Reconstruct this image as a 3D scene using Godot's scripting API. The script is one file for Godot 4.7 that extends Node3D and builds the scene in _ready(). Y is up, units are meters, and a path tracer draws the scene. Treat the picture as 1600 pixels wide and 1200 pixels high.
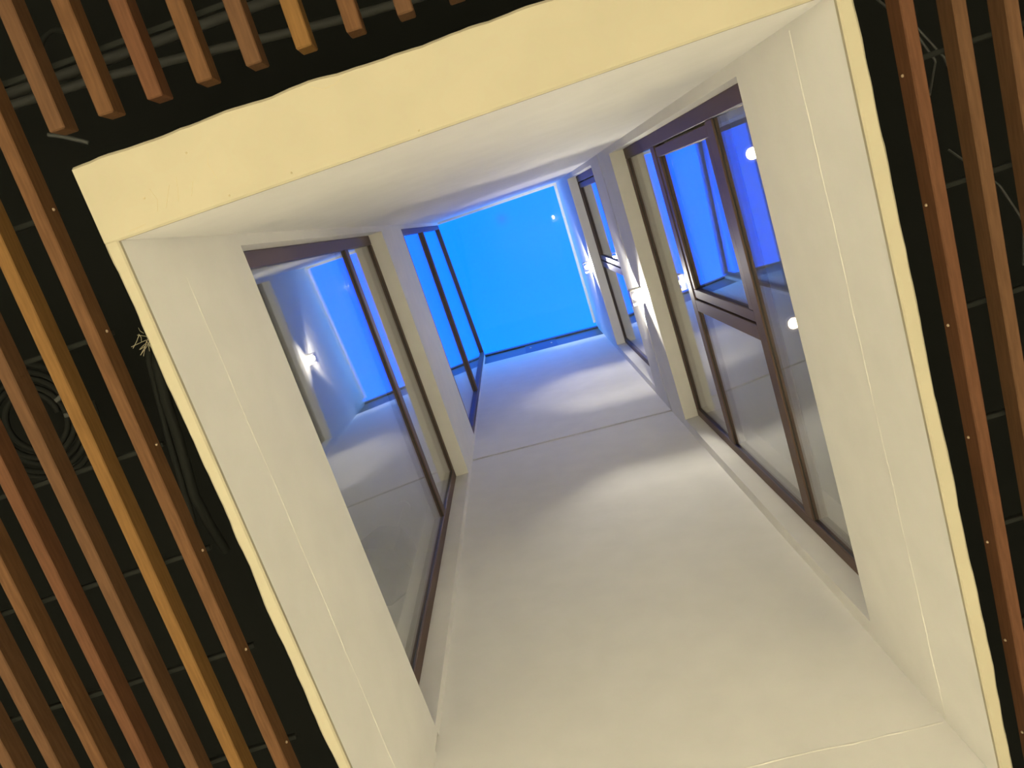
extends Node3D
# A tall plastered light well seen from the room below: y = 0 is the rim of the well.

const W := 1.558          # width of the well (left face x = 0, right face x = W)
const DL := 1.855         # depth of the well along its left face
const SL := 0.0674        # the front wall runs slightly askew
const TILT := 0.1944      # slope of the roof glass (tan 11 deg)
const TOP := 7.97         # roof glass height at the back wall

var M := {}
var used := {}
var rng := RandomNumberGenerator.new()

# ---------------------------------------------------------------- helpers
func numbered(called: String) -> String:
	if not used.has(called):
		used[called] = 0
		return called
	used[called] += 1
	return "%s_%03d" % [called, used[called]]

func thing(called: String, label: String, category: String, at := Vector3.ZERO, group := "") -> Node3D:
	var o := Node3D.new()
	o.name = numbered(called)
	add_child(o, true)
	o.position = at
	o.set_meta("label", label)
	o.set_meta("category", category)
	if group != "":
		o.set_meta("group", group)
	return o

func structure(called: String, label: String, category: String) -> Node3D:
	var o := thing(called, label, category)
	o.set_meta("kind", "structure")
	return o

func begin() -> SurfaceTool:
	var st := SurfaceTool.new()
	st.begin(Mesh.PRIMITIVE_TRIANGLES)
	return st

func part(called: String, st: SurfaceTool, mat: Material, parent: Node3D, label := "") -> MeshInstance3D:
	var o := MeshInstance3D.new()
	o.mesh = st.commit()
	o.material_override = mat
	o.name = called
	o.cast_shadow = GeometryInstance3D.SHADOW_CASTING_SETTING_ON
	parent.add_child(o, true)
	if label != "":
		o.set_meta("label", label)
	return o

func tri(st: SurfaceTool, a: Vector3, b: Vector3, c: Vector3, out: Vector3) -> void:
	# front faces run clockwise; "out" is roughly the outward direction
	var n := (b - a).cross(c - a)
	if n.length() < 1e-12:
		return
	n = n.normalized()
	if n.dot(out) > 0:
		var t := b
		b = c
		c = t
	else:
		n = -n
	for p in [a, b, c]:
		st.set_normal(n)
		st.add_vertex(p)

func quad(st: SurfaceTool, a: Vector3, b: Vector3, c: Vector3, d: Vector3, out: Vector3) -> void:
	tri(st, a, b, c, out)
	tri(st, a, c, d, out)

func hexa(st: SurfaceTool, c: Array) -> void:
	# eight corners: index = x + 2 y + 4 z
	var mid := Vector3.ZERO
	for p in c:
		mid += p / 8.0
	for f in [[0, 1, 3, 2], [4, 5, 7, 6], [0, 1, 5, 4], [2, 3, 7, 6], [0, 2, 6, 4], [1, 3, 7, 5]]:
		var m: Vector3 = (c[f[0]] + c[f[1]] + c[f[2]] + c[f[3]]) / 4.0
		quad(st, c[f[0]], c[f[1]], c[f[2]], c[f[3]], m - mid)

func box(st: SurfaceTool, a: Vector3, b: Vector3) -> void:
	var c := []
	for i in 8:
		c.append(Vector3(b.x if i & 1 else a.x, b.y if i & 2 else a.y, b.z if i & 4 else a.z))
	hexa(st, c)

func bevel(st: SurfaceTool, a: Vector3, b: Vector3, r := 0.003, xf := Transform3D.IDENTITY) -> void:
	# a box with chamfered edges
	var lo := Vector3(minf(a.x, b.x), minf(a.y, b.y), minf(a.z, b.z))
	var hi := Vector3(maxf(a.x, b.x), maxf(a.y, b.y), maxf(a.z, b.z))
	r = minf(r, 0.45 * minf(hi.x - lo.x, minf(hi.y - lo.y, hi.z - lo.z)))
	var at := func(s: Vector3, k: int) -> Vector3:
		var p := Vector3(hi.x if s.x > 0 else lo.x, hi.y if s.y > 0 else lo.y, hi.z if s.z > 0 else lo.z)
		for j in 3:
			if j != k:
				p[j] -= s[j] * r
		return xf * p
	for k in 3:
		var u := (k + 1) % 3
		var v := (k + 2) % 3
		for s in [-1.0, 1.0]:
			var q := []
			for e in [[-1.0, -1.0], [1.0, -1.0], [1.0, 1.0], [-1.0, 1.0]]:
				var g := Vector3.ZERO
				g[k] = s
				g[u] = e[0]
				g[v] = e[1]
				q.append(at.call(g, k))
			var out := Vector3.ZERO
			out[k] = s
			quad(st, q[0], q[1], q[2], q[3], xf.basis * out)
		for s in [-1.0, 1.0]:
			for t in [-1.0, 1.0]:
				var g0 := Vector3.ZERO
				g0[k] = -1.0
				g0[u] = s
				g0[v] = t
				var g1 := g0
				g1[k] = 1.0
				var out2 := Vector3.ZERO
				out2[u] = s
				out2[v] = t
				quad(st, at.call(g0, u), at.call(g1, u), at.call(g1, v), at.call(g0, v), xf.basis * out2)
	for i in 8:
		var g := Vector3(1 if i & 1 else -1, 1 if i & 2 else -1, 1 if i & 4 else -1)
		tri(st, at.call(g, 0), at.call(g, 1), at.call(g, 2), xf.basis * g)

func tube(st: SurfaceTool, pts: Array, r: float, n := 10, closed := false) -> void:
	var rings := []
	var side := Vector3.UP
	var count := pts.size()
	for i in count:
		var d: Vector3 = (pts[(i + 1) % count] if closed or i + 1 < count else pts[i]) - (pts[(i - 1 + count) % count] if closed or i > 0 else pts[i])
		d = d.normalized()
		if absf(side.dot(d)) > 0.98:
			side = Vector3.RIGHT
		var u := (side - d * side.dot(d)).normalized()
		var v := d.cross(u)
		var ring := []
		for k in n:
			var a := TAU * k / n
			ring.append([pts[i] + (u * cos(a) + v * sin(a)) * r, u * cos(a) + v * sin(a)])
		rings.append(ring)
	for i in (count if closed else count - 1):
		var p: Array = rings[i]
		var q: Array = rings[(i + 1) % count]
		for k in n:
			var l := (k + 1) % n
			for t in [[p[k], q[k], q[l]], [p[k], q[l], p[l]]]:
				var nn: Vector3 = (t[1][0] - t[0][0]).cross(t[2][0] - t[0][0])
				if nn.dot(t[0][1]) > 0:
					t = [t[0], t[2], t[1]]
				for e in t:
					st.set_normal(e[1])
					st.add_vertex(e[0])
	if not closed:
		for e in [0, count - 1]:
			var c: Vector3 = pts[e]
			var out: Vector3 = c - pts[1 if e == 0 else count - 2]
			for k in n:
				tri(st, c, rings[e][k][0], rings[e][(k + 1) % n][0], out)

func lathe(st: SurfaceTool, profile: Array, n := 24, at := Vector3.ZERO) -> void:
	# profile: Vector2(radius, height), from the bottom up
	for i in profile.size() - 1:
		var a: Vector2 = profile[i]
		var b: Vector2 = profile[i + 1]
		var nr := Vector2(b.y - a.y, a.x - b.x).normalized()
		for k in n:
			var d0 := Vector3(cos(TAU * k / n), 0, sin(TAU * k / n))
			var d1 := Vector3(cos(TAU * (k + 1) / n), 0, sin(TAU * (k + 1) / n))
			var p := [at + d0 * a.x + Vector3.UP * a.y, at + d1 * a.x + Vector3.UP * a.y, at + d1 * b.x + Vector3.UP * b.y, at + d0 * b.x + Vector3.UP * b.y]
			var m := (d0 + d1).normalized()
			quad(st, p[0], p[1], p[2], p[3], m * nr.x + Vector3.UP * nr.y)

func ball(st: SurfaceTool, c: Vector3, r: float) -> void:
	var prof := []
	for i in 11:
		var a := PI * i / 10.0 - PI / 2
		prof.append(Vector2(maxf(cos(a) * r, 0.0), sin(a) * r))
	lathe(st, prof, 16, c)

# ---------------------------------------------------------------- materials
func plain(c: Color, rough := 0.8, metal := 0.0) -> StandardMaterial3D:
	var m := StandardMaterial3D.new()
	m.albedo_color = c.linear_to_srgb()
	m.roughness = rough
	m.metallic = metal
	return m

func noise(freq: float, octaves := 4, seed_ := 1, size := 512, ramp: Gradient = null) -> NoiseTexture2D:
	var f := FastNoiseLite.new()
	f.noise_type = FastNoiseLite.TYPE_SIMPLEX_SMOOTH
	f.seed = seed_
	f.frequency = freq
	f.fractal_octaves = octaves
	var t := NoiseTexture2D.new()
	t.noise = f
	t.width = size
	t.height = size
	t.seamless = true
	if ramp:
		t.color_ramp = ramp
	return t

func ramp(a: Color, b: Color) -> Gradient:
	var g := Gradient.new()
	g.set_color(0, a.linear_to_srgb())
	g.set_color(1, b.linear_to_srgb())
	return g

func plaster(c: Color, spread: float, bump: float, seed_: int) -> StandardMaterial3D:
	var m := StandardMaterial3D.new()
	m.albedo_texture = noise(0.008, 5, seed_, 512, ramp(c * (1.0 - spread), c * (1.0 + spread * 0.3)))
	m.uv1_triplanar = true
	m.uv1_world_triplanar = true
	m.uv1_scale = Vector3.ONE * 0.9
	m.roughness = 0.75
	m.heightmap_enabled = true
	m.heightmap_texture = noise(0.012, 3, seed_ + 7)
	m.heightmap_scale = bump
	return m

func wood(a: Color, b: Color, seed_: int) -> StandardMaterial3D:
	var m := StandardMaterial3D.new()
	m.albedo_texture = noise(0.02, 5, seed_, 512, ramp(a, b))
	m.uv1_triplanar = true
	m.uv1_scale = Vector3(9, 9, 0.8)
	m.roughness = 0.75
	m.metallic_specular = 0.25
	return m

func glass() -> StandardMaterial3D:
	var m := StandardMaterial3D.new()
	m.albedo_color = Color(0.9, 1.0, 0.96, 0.02)
	m.transparency = BaseMaterial3D.TRANSPARENCY_ALPHA
	m.roughness = 0.0
	m.metallic_specular = 0.5
	return m

func glow(c: Color, energy: float) -> StandardMaterial3D:
	var m := plain(Color(0.8, 0.8, 0.8))
	m.emission_enabled = true
	m.emission = c.linear_to_srgb()
	m.emission_energy_multiplier = energy
	return m

func materials() -> void:
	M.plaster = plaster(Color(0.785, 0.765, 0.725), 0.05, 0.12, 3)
	M.rim = plaster(Color(0.39, 0.347, 0.246), 0.06, 0.2, 11)  # wall paint darkened, so the wall-to-soffit light balance sits in the colour
	M.bead = plain(Color(0.80, 0.775, 0.72))
	M.groove = plain(Color(0.42, 0.40, 0.36))
	M.black = plain(Color(0.011, 0.0118, 0.0105), 0.95)
	M.void_metal = plain(Color(0.013, 0.014, 0.012), 0.8)
	M.black.metallic_specular = 0.15
	M.void_metal.metallic_specular = 0.25
	M.conduit = plain(Color(0.022, 0.023, 0.020), 0.8)
	M.frame = plain(Color(0.105, 0.066, 0.048), 0.55)
	M.frame.metallic_specular = 0.35
	M.roof_frame = plain(Color(0.025, 0.03, 0.033), 0.5)
	M.roof_panel = plain(Color(0.06, 0.075, 0.075), 0.5)
	M.gasket = plain(Color(0.012, 0.011, 0.010), 0.5)
	M.glass = glass()
	M.slat = [wood(Color(0.082, 0.038, 0.016), Color(0.128, 0.062, 0.027), 21), wood(Color(0.078, 0.038, 0.018), Color(0.115, 0.058, 0.028), 33), wood(Color(0.125, 0.062, 0.019), Color(0.180, 0.094, 0.030), 45), wood(Color(0.080, 0.034, 0.016), Color(0.115, 0.050, 0.024), 57)]
	M.screw = plain(Color(0.35, 0.25, 0.16), 0.4)
	M.sconce = plain(Color(0.62, 0.57, 0.48), 0.4)
	M.sconce_in = plain(Color(0.85, 0.82, 0.75), 0.5)
	M.bulb = glow(Color(1.0, 0.86, 0.62), 75.0)
	M.down = glow(Color(1.0, 0.82, 0.52), 14.0)
	M.room = plain(Color(0.62, 0.61, 0.58))
	M.room_floor = plain(Color(0.45, 0.43, 0.39))
	M.floor = plaster(Color(0.64, 0.63, 0.60), 0.15, 0.05, 71)
	M.hall = plain(Color(0.55, 0.54, 0.52))
	M.roof_glass = glass()
	M.roof_glass.metallic_specular = 0.22
	M.shade = plain(Color(0.03, 0.03, 0.03), 0.7)
	M.straw = plain(Color(0.30, 0.27, 0.18), 0.9)
	M.wire = plain(Color(0.05, 0.052, 0.048), 0.7)
	M.mark = plain(Color(0.44, 0.37, 0.24), 0.9)

# ---------------------------------------------------------------- windows
# A window in the plane x = const. "face" is the x of the frame's front, "dir" points away from the well.
func member(called: String, parent: Node3D, x0: float, x1: float, y0: float, y1: float, z0: float, z1: float, mat: Material, label := "") -> MeshInstance3D:
	var st := begin()
	bevel(st, Vector3(x0, y0, z0), Vector3(x1, y1, z1), 0.003)
	return part(called, st, mat, parent, label)

func pane(parent: Node3D, x: float, dir: float, y0: float, y1: float, z0: float, z1: float) -> void:
	# double glazing: two sheets with a spacer of air
	var st := begin()
	for k in 2:
		box(st, Vector3(x + dir * 0.016 * k, y0, z0), Vector3(x + dir * (0.016 * k + 0.005), y1, z1))
	part("pane", st, M.glass, parent)
	var g := begin()
	for e in [[y0, y0 + 0.008, z0, z1], [y1 - 0.008, y1, z0, z1], [y0 + 0.008, y1 - 0.008, z0, z0 + 0.008], [y0 + 0.008, y1 - 0.008, z1 - 0.008, z1]]:
		bevel(g, Vector3(x - dir * 0.006, e[0], e[2]), Vector3(x - dir * 0.0005, e[1], e[3]), 0.001)
	part("gasket", g, M.gasket, parent)

func fixed(parent: Node3D, face: float, dir: float, y0: float, y1: float, z0: float, z1: float, deep := 0.013) -> void:
	pane(parent, face + dir * deep, dir, y0 - 0.006, y1 + 0.006, z0 - 0.006, z1 + 0.006)

func sash(parent: Node3D, face: float, dir: float, y0: float, y1: float, z0: float, z1: float) -> void:
	var g := 0.010
	var w := 0.052
	var s := Node3D.new()
	s.name = "sash"
	parent.add_child(s, true)
	var a := face + dir * 0.004
	var b := face + dir * 0.060
	member("stile", s, a, b, y0 + g, y1 - g, z0 + g, z0 + g + w, M.frame)
	member("stile", s, a, b, y0 + g, y1 - g, z1 - g - w, z1 - g, M.frame)
	member("rail", s, a, b, y0 + g, y0 + g + w, z0 + g + w, z1 - g - w, M.frame)
	member("rail", s, a, b, y1 - g - w, y1 - g, z0 + g + w, z1 - g - w, M.frame)
	pane(s, face + dir * 0.020, dir, y0 + g + w - 0.006, y1 - g - w + 0.006, z0 + g + w - 0.006, z1 - g - w + 0.006)

func window_right(called: String, label: String, sill: float, head: float, rows: Array, split_row: int) -> void:
	# rows: heights of the transoms' middles from the bottom up
	var w := structure(called, label, "window")
	var face := W + 0.092
	var z1 := -0.042
	var z0 := -1.885
	var d := 0.065
	member("jamb", w, face, face + d, sill, head, z1 - 0.066, z1, M.frame)
	member("jamb", w, face, face + d, sill, head, z0, z0 + 0.062, M.frame)
	member("head_rail", w, face, face + d, head - 0.05, head, z0 + 0.062, z1 - 0.066, M.frame)
	member("sill_rail", w, face, face + d, sill, sill + 0.07, z0 + 0.062, z1 - 0.066, M.frame)
	var edges := [sill + 0.07]
	for y in rows:
		member("transom", w, face, face + d, y - 0.045, y + 0.045, z0 + 0.062, z1 - 0.066, M.frame)
		edges.append(y - 0.045)
		edges.append(y + 0.045)
	edges.append(head - 0.05)
	for k in rows.size() + 1:
		var a: float = edges[2 * k]
		var b: float = edges[2 * k + 1]
		if k == split_row:
			member("mullion", w, face, face + d, a, b, -1.018, -0.950, M.frame)
			sash(w, face, 1.0, a, b, -0.950, z1 - 0.066)
			fixed(w, face, 1.0, a, b, z0 + 0.062, -1.018)
		else:
			fixed(w, face, 1.0, a, b, z0 + 0.062, z1 - 0.066)

# ---------------------------------------------------------------- lamps
func sconce(label: String, y: float, z: float, energy: float) -> void:
	var t := thing("wall_lamp", label, "wall lamp", Vector3(W, y, z))
	var hx := 0.085
	var hy := 0.050
	var hz := 0.058
	var st := begin()
	bevel(st, Vector3(-0.006, -hy, -hz), Vector3(-0.0005, hy, hz), 0.001)
	part("back_plate", st, M.sconce_in, t)
	st = begin()
	bevel(st, Vector3(-hx, -hy, -hz), Vector3(-hx + 0.004, hy, hz), 0.001)
	part("front_panel", st, M.sconce, t)
	for s in [-1.0, 1.0]:
		st = begin()
		bevel(st, Vector3(-hx + 0.004, -hy, s * hz), Vector3(-0.006, hy, s * (hz - 0.004)), 0.001)
		part("side_panel", st, M.sconce, t)
	st = begin()
	lathe(st, [Vector2(0.0, -0.034), Vector2(0.012, -0.032), Vector2(0.021, -0.025), Vector2(0.024, -0.014), Vector2(0.024, 0.014), Vector2(0.021, 0.025), Vector2(0.012, 0.032), Vector2(0.0, 0.034)], 20, Vector3(-0.044, 0, 0))
	part("bulb", st, M.bulb, t, "glowing warm white bulb")
	var l := OmniLight3D.new()
	l.name = "lamp_light"
	l.light_color = Color(1.0, 0.98, 0.91)
	l.light_energy = energy
	l.light_size = 0.0
	l.omni_range = 12.0
	l.omni_attenuation = 2.0
	l.shadow_enabled = true
	l.position = Vector3(-0.044, 0, 0)
	t.add_child(l)

func downlight(label: String, at: Vector3, energy: float, color: Color, group := "", angle := 62.0) -> void:
	var t := thing("downlight", label, "downlight", at, group)
	var st := begin()
	lathe(st, [Vector2(0.036, -0.001), Vector2(0.052, -0.006), Vector2(0.058, -0.003), Vector2(0.058, 0.0), Vector2(0.052, 0.05), Vector2(0.0, 0.05)], 24)
	part("trim_ring", st, M.sconce_in, t)
	st = begin()
	lathe(st, [Vector2(0.0, -0.002), Vector2(0.037, -0.002), Vector2(0.037, 0.004), Vector2(0.0, 0.004)], 24)
	part("lens", st, M.down, t, "glowing round lens")
	var l := SpotLight3D.new()
	l.name = "downlight_light"
	l.light_color = color
	l.light_energy = energy
	l.light_size = 0.03
	l.spot_range = 14.0
	l.spot_angle = angle
	l.spot_angle_attenuation = 0.6
	l.spot_attenuation = 2.0
	l.shadow_enabled = true
	l.position = Vector3(0, -0.02, 0)
	l.rotation_degrees = Vector3(-90, 0, 0)
	t.add_child(l)

func bw(x: float) -> float:
	return -DL - SL * x

# ---------------------------------------------------------------- the scene
func _ready() -> void:
	rng.seed = 7
	# camera
	var cam := Camera3D.new()
	cam.name = "camera"
	cam.transform = Transform3D(Basis(Vector3(0.94954495, -0.01312733, -0.31335612), Vector3(0.30856378, 0.21797595, 0.9258914), Vector3(0.05614961, -0.97586585, 0.21102858)).orthonormalized(), Vector3(0.78615, -1.6, -0.2122))
	cam.fov = 54.928
	cam.near = 0.05
	cam.far = 200.0
	add_child(cam)
	cam.current = true
	# dusk sky
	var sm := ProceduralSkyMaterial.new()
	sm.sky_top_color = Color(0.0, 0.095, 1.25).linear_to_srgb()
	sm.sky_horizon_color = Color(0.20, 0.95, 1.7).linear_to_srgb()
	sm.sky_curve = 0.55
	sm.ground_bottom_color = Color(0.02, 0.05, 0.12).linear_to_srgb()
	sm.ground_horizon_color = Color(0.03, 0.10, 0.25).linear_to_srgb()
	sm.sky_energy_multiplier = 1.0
	sm.sun_angle_max = 0.0
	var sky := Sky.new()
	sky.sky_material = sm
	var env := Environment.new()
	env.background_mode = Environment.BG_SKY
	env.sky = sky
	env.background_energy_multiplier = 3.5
	env.tonemap_mode = Environment.TONE_MAPPER_LINEAR
	env.tonemap_exposure = 1.0
	env.sdfgi_enabled = true
	env.ssao_enabled = true
	env.ssil_enabled = true
	var we := WorldEnvironment.new()
	we.name = "environment"
	we.environment = env
	add_child(we)
	materials()
	var warm := Color(1.0, 0.955, 0.81)
	for p in [[Vector3(0.10, -0.01, 0.95), "beyond the top left of the frame", 7.0], [Vector3(-0.95, -0.01, -0.6), "left of the well, added unseen to brighten the right face", 44.0], [Vector3(2.30, -0.01, -0.5), "right of the well, added unseen to brighten the left face", 13.0], [Vector3(2.40, -0.01, -1.9), "beyond the lower right corner of the well, added unseen for floor bounce"], [Vector3(0.78, -0.01, -2.7), "past the front wall of the well, added unseen for floor bounce"], [Vector3(1.45, -0.01, 1.0), "behind the back wall of the well, added unseen for floor bounce", 6.0]]:  # all but the first are added out of view to bounce light upward
		downlight("round downlight set level with the ceiling slats " + p[1], p[0], (p[2] if p.size() > 2 else 11.0), warm, "downlights of the slatted ceiling")
	for p in [Vector3(2.395, 3.2, -0.323), Vector3(2.394, 3.2, -1.447)]:
		downlight("small glowing ceiling spot behind the lower right window, " + ("nearer the top of the photo" if p.z > -1 else "nearer the bottom of the photo"), p, 0.16, Color(1, 0.88, 0.66))
	downlight("added unseen ceiling downlight brightening the lower left room from deep inside", Vector3(-1.85, 3.62, -1.3), 3.2, Color(1, 0.95, 0.86), "", 34.0)  # unseen lamp added to brighten the room ceiling behind the glass
	sconce("glowing box wall lamp on the plaster band between the two right windows", 3.61, -1.015, 1.1)
	sconce("glowing box wall lamp above the upper right window, just under the roof glass", 6.63, -1.0, 1.1)
	hall()
	shaft()
	windows()
	roof()
	rooms()
	slats()
	above_slats()

func hall() -> void:
	var st := begin()
	box(st, Vector3(-4, -3.2, -5), Vector3(5.5, -3.0, 3.5))
	part("slab", st, M.floor, structure("floor", "pale stone floor of the hall under the slatted ceiling", "floor"))
	for e in [["wall_west", Vector3(-4.2, -3.2, -5.2), Vector3(-4, 0.8, 3.7)], ["wall_east", Vector3(5.5, -3.2, -5.2), Vector3(5.7, 0.8, 3.7)], ["wall_south", Vector3(-4, -3.2, -5.2), Vector3(5.5, 0.8, -5)], ["wall_north", Vector3(-4, -3.2, 3.5), Vector3(5.5, 0.8, 3.7)]]:
		st = begin()
		box(st, e[1], e[2])
		part("plaster", st, M.hall, structure(e[0], "plain plastered wall of the hall below, on its " + e[0].substr(5) + " side", "wall"))

func rough_strip(st: SurfaceTool, a: Vector3, b: Vector3, out: Vector3, width: float, height: float, amp: float, seed_: int) -> void:
	# a plaster board edge along a -> b: inner side straight, outer side uneven
	var f := FastNoiseLite.new()
	f.seed = seed_
	f.frequency = 3.5
	f.fractal_octaves = 4
	var n := int(a.distance_to(b) / 0.02)
	var ring := []
	for i in n + 1:
		var p := a.lerp(b, float(i) / n)
		var s := float(i) / n * a.distance_to(b)
		var w := width + f.get_noise_2d(s, 0.0) * amp
		var dy := absf(f.get_noise_2d(s, 9.0)) * amp * 0.6
		ring.append([p - out * 0.0012 + Vector3.UP * 0.003, p + out * 0.003, p + out * (w - 0.006), p + out * w + Vector3.UP * (0.006 + dy), p + out * w + Vector3.UP * height, p + out * 0.003 + Vector3.UP * height, p + out * 0.003 + Vector3.UP * 0.016, p - out * 0.0012 + Vector3.UP * 0.013])
	for i in n:
		for k in 8:
			var l := (k + 1) % 8
			var r: Array = ring[i]
			var q: Array = ring[i + 1]
			var c: Vector3 = (r[1] + r[2]) / 2 + Vector3.UP * (height / 2 if k > 1 and k < 6 else 0.008)
			quad(st, r[k], q[k], q[l], r[l], (r[k] + r[l]) / 2 - c)
	for i in [0, n]:
		var r: Array = ring[i]
		var out2: Vector3 = (a - b) if i == 0 else (b - a)
		for k in range(1, 5):
			tri(st, r[0], r[k], r[k + 1], out2)

func bead(called: String, a: Vector3, b: Vector3, normal: Vector3, seed_: int) -> void:
	# a slightly wandering ridge of filler along a board joint
	var f := FastNoiseLite.new()
	f.seed = seed_
	f.frequency = 2.5
	var pts := []
	var n := 60
	for i in n + 1:
		var p := a.lerp(b, float(i) / n)
		var s := float(i) / n * 2.0
		pts.append(p + Vector3.UP * f.get_noise_2d(s, 0) * 0.006 - normal * (0.0042 + 0.0012 * f.get_noise_2d(s * 4.0, 5.0)))
	var st := begin()
	tube(st, pts, 0.0055, 8)
	part("ridge", st, M.bead, structure(called, "thin uneven filler ridge along the joint of the plaster boards, " + ("on the left face" if normal.x > 0 else "on the right face" if normal.x < 0 else "on the front wall"), "trim"))

func shaft() -> void:
	var y0 := 0.012
	# back wall (top of the photo)
	var wb := structure("wall_back", "smooth cream plaster wall of the light well at the top of the photo, without windows", "wall")
	var st := begin()
	box(st, Vector3(0.0, y0, 0.0), Vector3(W, 0.62, 0.16))
	box(st, Vector3(-0.26, 0.62, 0.0), Vector3(W + 0.28, TOP - 0.06, 0.26))
	part("plaster", st, M.plaster, wb)
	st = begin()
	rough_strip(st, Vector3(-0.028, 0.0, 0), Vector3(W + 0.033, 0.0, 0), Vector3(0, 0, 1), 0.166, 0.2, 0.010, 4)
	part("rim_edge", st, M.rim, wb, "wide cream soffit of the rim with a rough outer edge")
	# scratches and a crack on the wide soffit
	var marks := [[Vector2(0.105, 0.028), Vector2(0.115, 0.050), Vector2(0.108, 0.075)], [Vector2(0.125, 0.030), Vector2(0.150, 0.070)], [Vector2(0.155, 0.033), Vector2(0.165, 0.060), Vector2(0.170, 0.080)], [Vector2(0.185, 0.035), Vector2(0.200, 0.062)], [Vector2(0.250, 0.050), Vector2(0.243, 0.085), Vector2(0.252, 0.105)], [Vector2(0.07, 0.012), Vector2(0.03, 0.010)], [Vector2(0.500, 0.158), Vector2(0.520, 0.146), Vector2(0.548, 0.147), Vector2(0.575, 0.158)]]
	st = begin()
	for m in marks:
		var pts := []
		for i in m.size():
			pts.append(Vector3(m[i].x, 0.0003, m[i].y))
		tube(st, pts, 0.0008, 5)
	for p in [Vector2(0.09, 0.062), Vector2(0.26, 0.012), Vector2(0.40, 0.014), Vector2(0.68, 0.010), Vector2(0.21, 0.118)]:
		ball(st, Vector3(p.x, 0.0004, p.y), 0.0022)
	part("scratches", st, M.mark, wb, "fine brown scratches and specks on the rim soffit").set_meta("kind", "stuff")
	# front wall (bottom of the photo), slightly askew
	var wf := structure("wall_front", "tall plain plaster wall of the light well at the bottom of the photo", "wall")
	for e in [["lower_plaster", 0.62, 3.788, 0.0], ["upper_plaster", 3.826, 7.64, 0.0], ["joint_groove", 3.788, 3.826, 0.012]]:
		st = begin()
		var c := []
		for i in 8:
			var x: float = (W + 0.28) if i & 1 else -0.26
			c.append(Vector3(x, e[2] if i & 2 else e[1], (bw(x) - e[3]) if i & 4 else bw(x) - 0.25))
		hexa(st, c)
		part(e[0], st, M.groove if e[3] > 0 else M.plaster, wf)
	st = begin()
	var cf := []
	for i in 8:
		var x := (W + 0.033) if i & 1 else -0.028
		cf.append(Vector3(x, 0.62 if i & 2 else y0, bw(x) if i & 4 else bw(x) - 0.048))
	hexa(st, cf)
	part("curb", st, M.plaster, wf)
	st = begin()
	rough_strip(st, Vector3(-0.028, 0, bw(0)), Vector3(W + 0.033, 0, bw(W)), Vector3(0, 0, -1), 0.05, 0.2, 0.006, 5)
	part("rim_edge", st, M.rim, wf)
	# left wall
	var wl := structure("wall_left", "plaster wall of the light well on the left, with two windows", "wall")
	st = begin()
	box(st, Vector3(-0.028, y0, bw(0) - 0.02), Vector3(0, 0.62, 0.0))
	box(st, Vector3(-0.26, 0.62, -1.84), Vector3(0, 0.715, 0.0))
	box(st, Vector3(-0.26, 0.715, -0.036), Vector3(0, 3.42, 0.0))
	box(st, Vector3(-0.26, 0.715, -1.95), Vector3(0, 3.42, -1.815))
	box(st, Vector3(-0.26, 3.42, -1.95), Vector3(0, 4.39, 0.0))
	box(st, Vector3(-0.26, 4.39, -0.034), Vector3(0, 7.93, 0.0))
	box(st, Vector3(-0.26, 4.39, -1.95), Vector3(0, 8.2, -1.828))
	part("plaster", st, M.plaster, wl)
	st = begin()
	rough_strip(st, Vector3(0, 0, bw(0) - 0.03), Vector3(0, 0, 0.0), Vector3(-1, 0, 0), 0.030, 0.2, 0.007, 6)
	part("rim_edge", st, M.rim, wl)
	# right wall
	var wr := structure("wall_right", "plaster wall of the light well on the right, with two windows and two lamps", "wall")
	var x1 := W + 0.28
	st = begin()
	box(st, Vector3(W, y0, bw(W) - 0.02), Vector3(W + 0.033, 0.62, 0.0))
	box(st, Vector3(W, 0.62, -2.0), Vector3(x1, 0.676, 0.0))
	box(st, Vector3(W, 0.676, -0.042), Vector3(x1, 3.29, 0.0))
	box(st, Vector3(W, 0.676, -2.0), Vector3(x1, 3.29, -1.885))
	box(st, Vector3(W, 3.29, -2.0), Vector3(x1, 3.788, 0.0))
	box(st, Vector3(W, 3.826, -2.0), Vector3(x1, 4.29, 0.0))
	box(st, Vector3(W, 4.29, -0.042), Vector3(x1, 6.37, 0.0))
	box(st, Vector3(W, 4.29, -2.0), Vector3(x1, 6.37, -1.885))
	var c2 := []
	for i in 8:
		var z := 0.0 if i & 4 else -2.0
		c2.append(Vector3(x1 if i & 1 else W, (TOP - 0.03 - z * TILT) if i & 2 else 6.37, z))
	hexa(st, c2)
	part("plaster", st, M.plaster, wr)
	st = begin()
	box(st, Vector3(W + 0.012, 3.788, -2.0), Vector3(x1, 3.826, 0.0))
	part("joint_groove", st, M.groove, wr)
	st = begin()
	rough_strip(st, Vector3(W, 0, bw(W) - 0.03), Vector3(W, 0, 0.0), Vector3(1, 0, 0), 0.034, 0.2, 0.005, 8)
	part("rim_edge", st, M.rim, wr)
	bead("trim_1", Vector3(0, 0.255, -1.86), Vector3(0, 0.255, -0.10), Vector3(1, 0, 0), 2)
	bead("trim_2", Vector3(W, 0.255, -1.955), Vector3(W, 0.255, -0.015), Vector3(-1, 0, 0), 3)
	bead("trim_3", Vector3(0.1, 0.255, bw(0.1)), Vector3(W - 0.01, 0.255, bw(W - 0.01)), Vector3(0, 0, 1), 5)
	# black underside of the floor slab round the well
	var ck := structure("ceiling", "dark brown timber slat ceiling under a black painted slab, round the light well", "ceiling")
	st = begin()
	box(st, Vector3(-4, 0.48, -5), Vector3(-0.028, 0.62, 3.5))
	box(st, Vector3(W + 0.033, 0.48, -5), Vector3(5.5, 0.62, 3.5))
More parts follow.
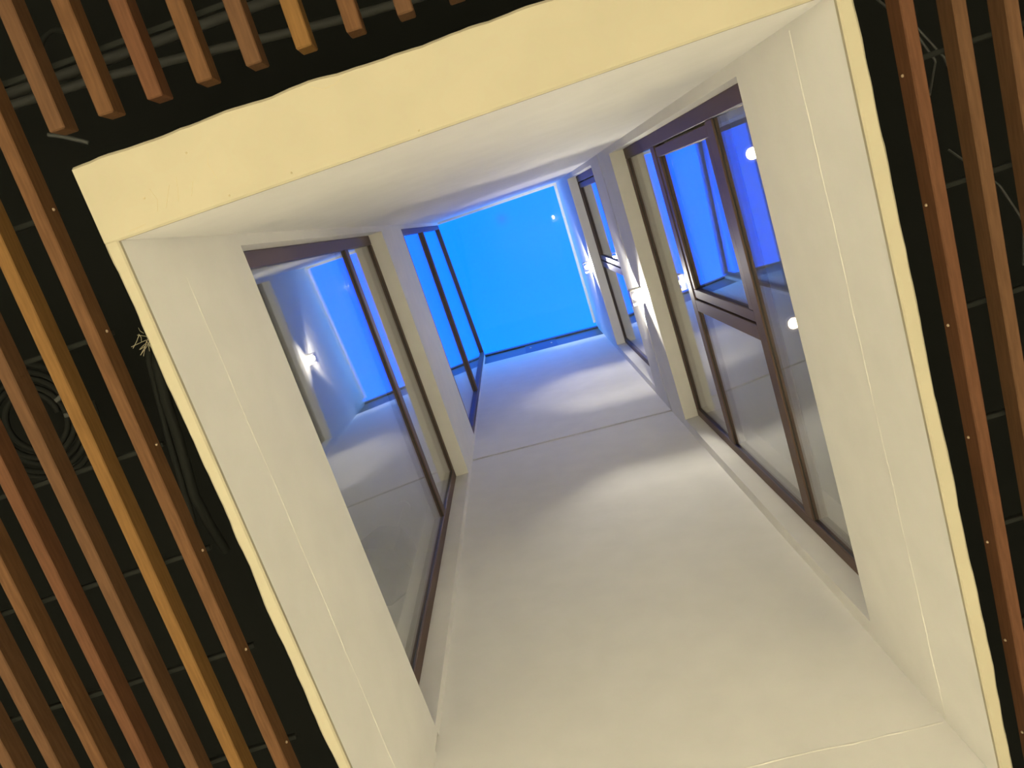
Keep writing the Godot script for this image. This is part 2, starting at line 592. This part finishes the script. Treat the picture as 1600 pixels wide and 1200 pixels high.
	box(st, Vector3(-0.028, 0.48, 0.16), Vector3(W + 0.033, 0.62, 3.5))
	var cs := []
	for i in 8:
		var x := (W + 0.033) if i & 1 else -0.028
		cs.append(Vector3(x, 0.62 if i & 2 else 0.48, (bw(x) - 0.048) if i & 4 else -5.0))
	hexa(st, cs)
	part("black_slab", st, M.black, ck, "black painted underside of the floor slab")

func windows() -> void:
	window_right("window_1", "lower right window, brown frame with an opening sash between two transoms", 0.676, 3.29, [1.375, 2.47], 1)
	window_right("window_2", "upper right window in a brown frame, between the two wall lamps", 4.29, 6.37, [4.95], 1)
	# lower left window
	var w := structure("window_3", "lower left window, brown frame with one transom, mirroring the opposite wall", "window")
	var f := -0.092
	var d := 0.065
	var z1 := -0.036
	var z0 := -1.815
	member("jamb", w, f - d, f, 0.715, 3.42, z1 - 0.062, z1, M.frame)
	member("jamb", w, f - d, f, 0.715, 3.42, z0, z0 + 0.062, M.frame)
	member("head_rail", w, f - d, f, 3.375, 3.42, z0 + 0.062, z1 - 0.062, M.frame)
	member("sill_rail", w, f - d, f, 0.715, 0.79, z0 + 0.062, z1 - 0.062, M.frame)
	member("transom", w, f - d, f, 2.555, 2.64, z0 + 0.062, z1 - 0.062, M.frame)
	fixed(w, f, -1.0, 0.79, 2.555, z0 + 0.062, z1 - 0.062)
	fixed(w, f, -1.0, 2.64, 3.375, z0 + 0.062, z1 - 0.062)
	# upper left window: its head follows the sloping roof glass
	w = structure("window_4", "upper left window with thin dark frame running up to the roof glass", "window")
	f = -0.004
	d = 0.05
	z1 = -0.034
	z0 = -1.828
	var t1 := TOP - 0.03 - z1 * TILT
	var t0 := TOP - 0.03 - z0 * TILT
	member("jamb", w, f - d, f, 4.39, t1, z1 - 0.05, z1, M.frame)
	member("jamb", w, f - d, f, 4.39, t0, z0, z0 + 0.045, M.frame)
	member("sill_rail", w, f - d, f, 4.39, 4.46, z0 + 0.045, z1 - 0.05, M.frame)
	member("transom", w, f - d, f, 5.90, 5.98, z0 + 0.045, z1 - 0.05, M.frame)
	var st := begin()
	var c := []
	for i in 8:
		var z := (z1 - 0.05) if i & 4 else z0 + 0.045
		c.append(Vector3(f if i & 1 else f - d, TOP - z * TILT - (0.03 if i & 2 else 0.14), z))
	hexa(st, c)
	part("head_rail", st, M.frame, w)
	fixed(w, f, -1.0, 4.46, 5.90, z0 + 0.045, z1 - 0.05, 0.026)
	st = begin()
	for k in 2:
		var x := f - 0.026 - 0.016 * k
		c = []
		for i in 8:
			var z := (z1 - 0.044) if i & 4 else z0 + 0.04
			c.append(Vector3(x if i & 1 else x - 0.005, (TOP - z * TILT - 0.12) if i & 2 else 5.975, z))
		hexa(st, c)
	part("pane", st, M.glass, w)

func roof() -> void:
	var w := structure("window_5", "sloping roof glass closing the top of the light well under the blue dusk sky", "skylight")
	var st := begin()
	for k in 1:
		var c := []
		for i in 8:
			var z := 0.05 if i & 4 else -2.02
			c.append(Vector3((W + 0.1) if i & 1 else -0.2, TOP - z * TILT + 0.014 * k + (0.005 if i & 2 else 0.0), z))
		hexa(st, c)
	part("pane", st, M.roof_glass, w)
	# dark upstand on the front wall
	for e in [["upstand", 0.0, 0.55, M.roof_panel, 0.0], ["upstand", 0.55, 0.97, M.roof_frame, 0.008], ["upstand", 0.97, W, M.roof_panel, 0.0]]:
		st = begin()
		var c := []
		for i in 8:
			var x: float = e[2] if i & 1 else e[1]
			c.append(Vector3(x, 8.2 if i & 2 else 7.64, (bw(x) - 0.008 + e[4]) if i & 4 else bw(x) - 0.08))
		hexa(st, c)
		part(e[0], st, e[3], w)
	st = begin()
	var c := []
	for i in 8:
		var x := W if i & 1 else -0.02
		c.append(Vector3(x, 8.315 if i & 2 else 8.2, (bw(x) + 0.012) if i & 4 else bw(x) - 0.09))
	hexa(st, c)
	part("edge_rail", st, M.roof_frame, w)
	for x in [0.62, 0.9]:
		st = begin()
		ball(st, Vector3(x, 7.95, bw(x) - 0.001), 0.012)
		part("rivet", st, M.sconce, w)
	st = begin()
	box(st, Vector3(-0.02, TOP - 0.06, -0.03), Vector3(W, TOP - 0.002, 0.26))
	c = []
	for i in 8:
		var z := -0.03 if i & 4 else -1.9
		c.append(Vector3((W + 0.02) if i & 1 else W - 0.03, TOP - z * TILT - (0.003 if i & 2 else 0.05), z))
	hexa(st, c)
	part("curb", st, M.plaster, w, "white plaster curb under the glass")

func rooms() -> void:
	# the rooms behind the windows, two storeys on each side
	for s in [-1.0, 1.0]:
		var xa: float = -0.26 if s < 0 else W + 0.28
		var xb: float = xa + s * 2.3
		var side := "left" if s < 0 else "right"
		var h1 := 3.62 if s < 0 else 3.2
		for e in [["floor", 0.62, 0.63, M.room_floor], ["ceiling", h1, 4.05, M.room], ["floor", 4.05, 4.15, M.room_floor], ["ceiling", 8.4, 8.6, M.room]]:
			var st := begin()
			box(st, Vector3(xa, e[1], -3.0), Vector3(xb, e[2], 0.9))
			var name_: String = e[0] + "_" + side + ("_lower" if e[1] < 4.0 else "_upper")
			part("slab", st, e[3], structure(name_, "plain grey " + e[0] + " of the " + ("lower" if e[1] < 4.0 else "upper") + " room behind the " + side + " windows", e[0]))
		var st2 := begin()
		box(st2, Vector3(xb, 0.62, -3.2), Vector3(xb + s * 0.2, 8.6, 1.1))
		box(st2, Vector3(xa, 0.62, -3.2), Vector3(xb, 8.6, -3.0))
		box(st2, Vector3(xa, 0.62, 0.9), Vector3(xb, 8.6, 1.1))
		# the pieces beside the well that close the rooms
		for z in [[-3.2, -1.95 if s < 0 else -2.0], [0.0, 1.1]]:
			box(st2, Vector3(xa, 0.62, z[0]), Vector3(xa - s * 0.1, 8.6, z[1]))
		box(st2, Vector3(xa, 7.9, -2.0), Vector3(xa + s * 0.02, 8.6, 0.0))
		part("plaster", st2, M.room, structure("wall_" + side + "_room", "grey walls of the rooms behind the " + side + " windows", "wall"))
	# a dark hanging shade seen through the lower left window
	var t := thing("pendant_lamp", "unlit dark faceted drum shade hanging behind the lower left window glass", "pendant lamp", Vector3(-0.58, 2.5, -1.98))
	var st := begin()
	lathe(st, [Vector2(0.20, 0.0), Vector2(0.22, 0.2), Vector2(0.17, 0.40), Vector2(0.03, 0.44), Vector2(0.0, 0.44)], 8)
	lathe(st, [Vector2(0.0, 0.38), Vector2(0.15, 0.38), Vector2(0.205, 0.2), Vector2(0.19, 0.0), Vector2(0.20, 0.0)], 8)
	part("shade", st, M.shade, t)
	st = begin()
	tube(st, [Vector3(0, 0.43, 0), Vector3(0, 1.12, 0)], 0.003, 8)
	part("cord", st, M.room, t)
	st = begin()
	lathe(st, [Vector2(0.0, 1.09), Vector2(0.05, 1.09), Vector2(0.05, 1.12), Vector2(0.0, 1.12)], 20)
	part("ceiling_rose", st, M.room, t)

func one_slat(ck: Node3D, x: float, z0: float, z1: float, w: float, kind: int, turn: Transform3D) -> MeshInstance3D:
	var st := begin()
	bevel(st, Vector3(x - w, 0.0, z0), Vector3(x, 0.055, z1), 0.0025)
	var o := part("slat", st, M.slat[kind], ck)
	o.transform = turn
	return o

func slats() -> void:
	var ck: Node3D = get_node("ceiling")
	# the whole grid is turned about one degree against the well
	var turn := Transform3D(Basis(Vector3.UP, 0.0165), Vector3(0, 0, 0))
	var kinds := [0, 2, 1, 3, 0, 1, 1, 2, 3, 0, 1, 3, 2, 1, 0, 1]
	var long := []
	for k in 15:
		long.append(one_slat(ck, -0.121 - 0.1075 * k, -4.6, 2.6, 0.031, kinds[k], turn))
	for k in 15:
		long.append(one_slat(ck, 1.705 + 0.1015 * k, -4.6, 2.6, 0.028, [3, 1, 1, 0, 2][k % 5], turn))
	for k in 16:
		one_slat(ck, -0.009 + 0.1075 * k, 0.240, 2.6, 0.034, [1, 0, 3, 0, 1, 2, 0, 1][k % 8], turn)
		one_slat(ck, -0.009 + 0.1075 * k, -4.6, -2.25, 0.034, [1, 0, 3, 1][k % 4], turn)
	# screw heads on the slats next to the rim
	for k in 2:
		var o: MeshInstance3D = long[0 if k == 0 else 15]
		for i in 12:
			var st := begin()
			var z := -1.85 + 0.275 * i + 0.03
			var x := -0.1205 if k == 0 else 1.705 - 0.0285
			ball(st, Vector3(x, 0.036, z), 0.0035)
			part("screw_head", st, M.screw, o)
	# black metal carriers across the tops of the slats
	for k in range(-12, 14):
		var z := -1.0 + 0.275 * k
		if z > 2.55 or z < -4.5:
			continue
		for seg in ([[-1.75, -0.125], [1.70, 3.2]] if z > -2.2 and z < 0.26 else [[-1.75, 3.2]]):
			var st := begin()
			bevel(st, Vector3(seg[0], 0.055, z - 0.006), Vector3(seg[1], 0.070, z + 0.006), 0.002)
			part("carrier_bar", st, M.void_metal, ck)

func curve(pts: Array, n := 40) -> Array:
	var c := Curve3D.new()
	for i in pts.size():
		var d: Vector3 = (pts[mini(i + 1, pts.size() - 1)] - pts[maxi(i - 1, 0)]) / 6.0
		c.add_point(pts[i], -d, d)
	var out := []
	for i in n + 1:
		out.append(c.sample_baked(c.get_baked_length() * i / n))
	return out

func above_slats() -> void:
	var st := begin()
	tube(st, curve([Vector3(-1.4, 0.21, 0.43), Vector3(-0.2, 0.2, 0.403), Vector3(0.42, 0.2, 0.40), Vector3(1.9, 0.21, 0.40)]), 0.012, 10)
	st = begin_tag(st, "conduit_pipe", M.conduit, "straight grey conduit pipe above the top left slats, farther from the rim", "pipe")
	tube(st, curve([Vector3(-1.4, 0.13, 0.37), Vector3(-0.1, 0.15, 0.36), Vector3(0.74, 0.2, 0.305), Vector3(1.9, 0.2, 0.28)]), 0.010, 10)
	st = begin_tag(st, "conduit_pipe", M.conduit, "grey conduit pipe above the top left slats, slanting toward the rim", "pipe")
	tube(st, [Vector3(-0.147, 0.2, 0.295), Vector3(-0.12, 0.2, 0.283), Vector3(-0.071, 0.21, 0.253)], 0.005, 8)
	st = begin_tag(st, "metal_rod", M.wire, "short grey metal rod past a slat end, by the top left rim corner", "rod")
	var ring := []
	for i in 28:
		ring.append(Vector3(-0.05 + 0.05 * cos(TAU * i / 28), 0.22 + 0.003 * sin(TAU * i / 9.0), 0.45 + 0.05 * sin(TAU * i / 28)))
	tube(st, ring, 0.006, 8, true)
	st = begin_tag(st, "cable_loop", M.void_metal, "small dark loop of cable between the first slats at the top left", "cable")
	tube(st, curve([Vector3(-0.10, 0.28, -0.10), Vector3(-0.146, 0.2, -0.257), Vector3(-0.182, 0.2, -0.453), Vector3(-0.215, 0.2, -0.69), Vector3(-0.30, 0.24, -1.0)]), 0.008, 10)
	st = begin_tag(st, "cable", M.void_metal, "black cable hanging beside the left rim, the one nearer the slats", "cable")
	tube(st, curve([Vector3(-0.09, 0.30, -0.12), Vector3(-0.125, 0.19, -0.27), Vector3(-0.150, 0.18, -0.47), Vector3(-0.178, 0.19, -0.62), Vector3(-0.22, 0.3, -0.82)]), 0.013, 10)
	st = begin_tag(st, "cable", M.void_metal, "thick black cable hanging beside the left rim, the one nearer the plaster", "cable")
	# a coil of ribbed hose: turns of a slightly growing spiral
	var t := thing("hose_coil", "coiled black hose lying above the slats at the left edge", "hose")
	var pts := []
	for i in 161:
		var a := TAU * i / 32.0
		var r := 0.065 + 0.018 * i / 32.0
		pts.append(Vector3(-0.46 + r * cos(a), 0.17 + 0.006 * sin(a * 0.5), -0.31 + r * sin(a)))
	st = begin()
	tube(st, pts, 0.0075, 8)
	part("turns", st, M.void_metal, t)
	for a in [0.35, -0.15]:
		st = begin()
		bevel(st, Vector3(-0.006, -0.010, -0.03), Vector3(0.006, 0.010, 0.03), 0.002, Transform3D(Basis(Vector3.UP, -a + PI / 2), Vector3(-0.46 + 0.11 * cos(a), 0.17, -0.31 + 0.11 * sin(a))))
		part("clip", st, M.wire, t, "grey clip")
	# straw caught between the rim and the slats
	st = begin()
	for i in 14:
		var a := Vector3(-0.045 + rng.randf_range(-0.012, 0.004), 0.03 + rng.randf_range(-0.01, 0.02), -0.21 + rng.randf_range(-0.015, 0.015))
		var b := a + Vector3(rng.randf_range(-0.035, 0.005), rng.randf_range(-0.02, 0.01), rng.randf_range(-0.03, 0.03))
		tube(st, [a, (a + b) / 2 + Vector3(0, rng.randf_range(-0.006, 0.006), 0), b], 0.0006, 4)
	var tuft := begin_tag(st, "straw_tuft", M.straw, "small tuft of dry straw sticking out at the left rim", "straw", "stuff")
	# thin wires on the right
	st = tuft
	tube(st, curve([Vector3(1.72, 0.26, 0.10), Vector3(1.80, 0.2, -0.082), Vector3(1.861, 0.2, -0.187), Vector3(1.95, 0.3, -0.30)]), 0.0028, 6)
	st = begin_tag(st, "wire", M.wire, "thin grey wire at the top right between the first two slats, the longer one", "wire")
	tube(st, curve([Vector3(1.76, 0.28, 0.02), Vector3(1.803, 0.2, -0.104), Vector3(1.841, 0.2, -0.188), Vector3(1.87, 0.3, -0.26)]), 0.0028, 6)
	st = begin_tag(st, "wire", M.wire, "thin grey wire at the top right between the first two slats, the shorter one", "wire")
	tube(st, curve([Vector3(1.89, 0.3, -0.40), Vector3(1.933, 0.2, -0.509), Vector3(1.972, 0.2, -0.608), Vector3(2.02, 0.3, -0.74)]), 0.0028, 6)
	begin_tag(st, "wire", M.wire, "thin grey wire beside the third slat at the right edge", "wire")

func begin_tag(st: SurfaceTool, called: String, mat: Material, label: String, category: String, kind := "") -> SurfaceTool:
	# commits the collected shape as one top-level thing and starts the next
	var o := MeshInstance3D.new()
	o.mesh = st.commit()
	o.material_override = mat
	o.name = numbered(called)
	add_child(o, true)
	o.set_meta("label", label)
	o.set_meta("category", category)
	if kind != "":
		o.set_meta("kind", kind)
	return begin()
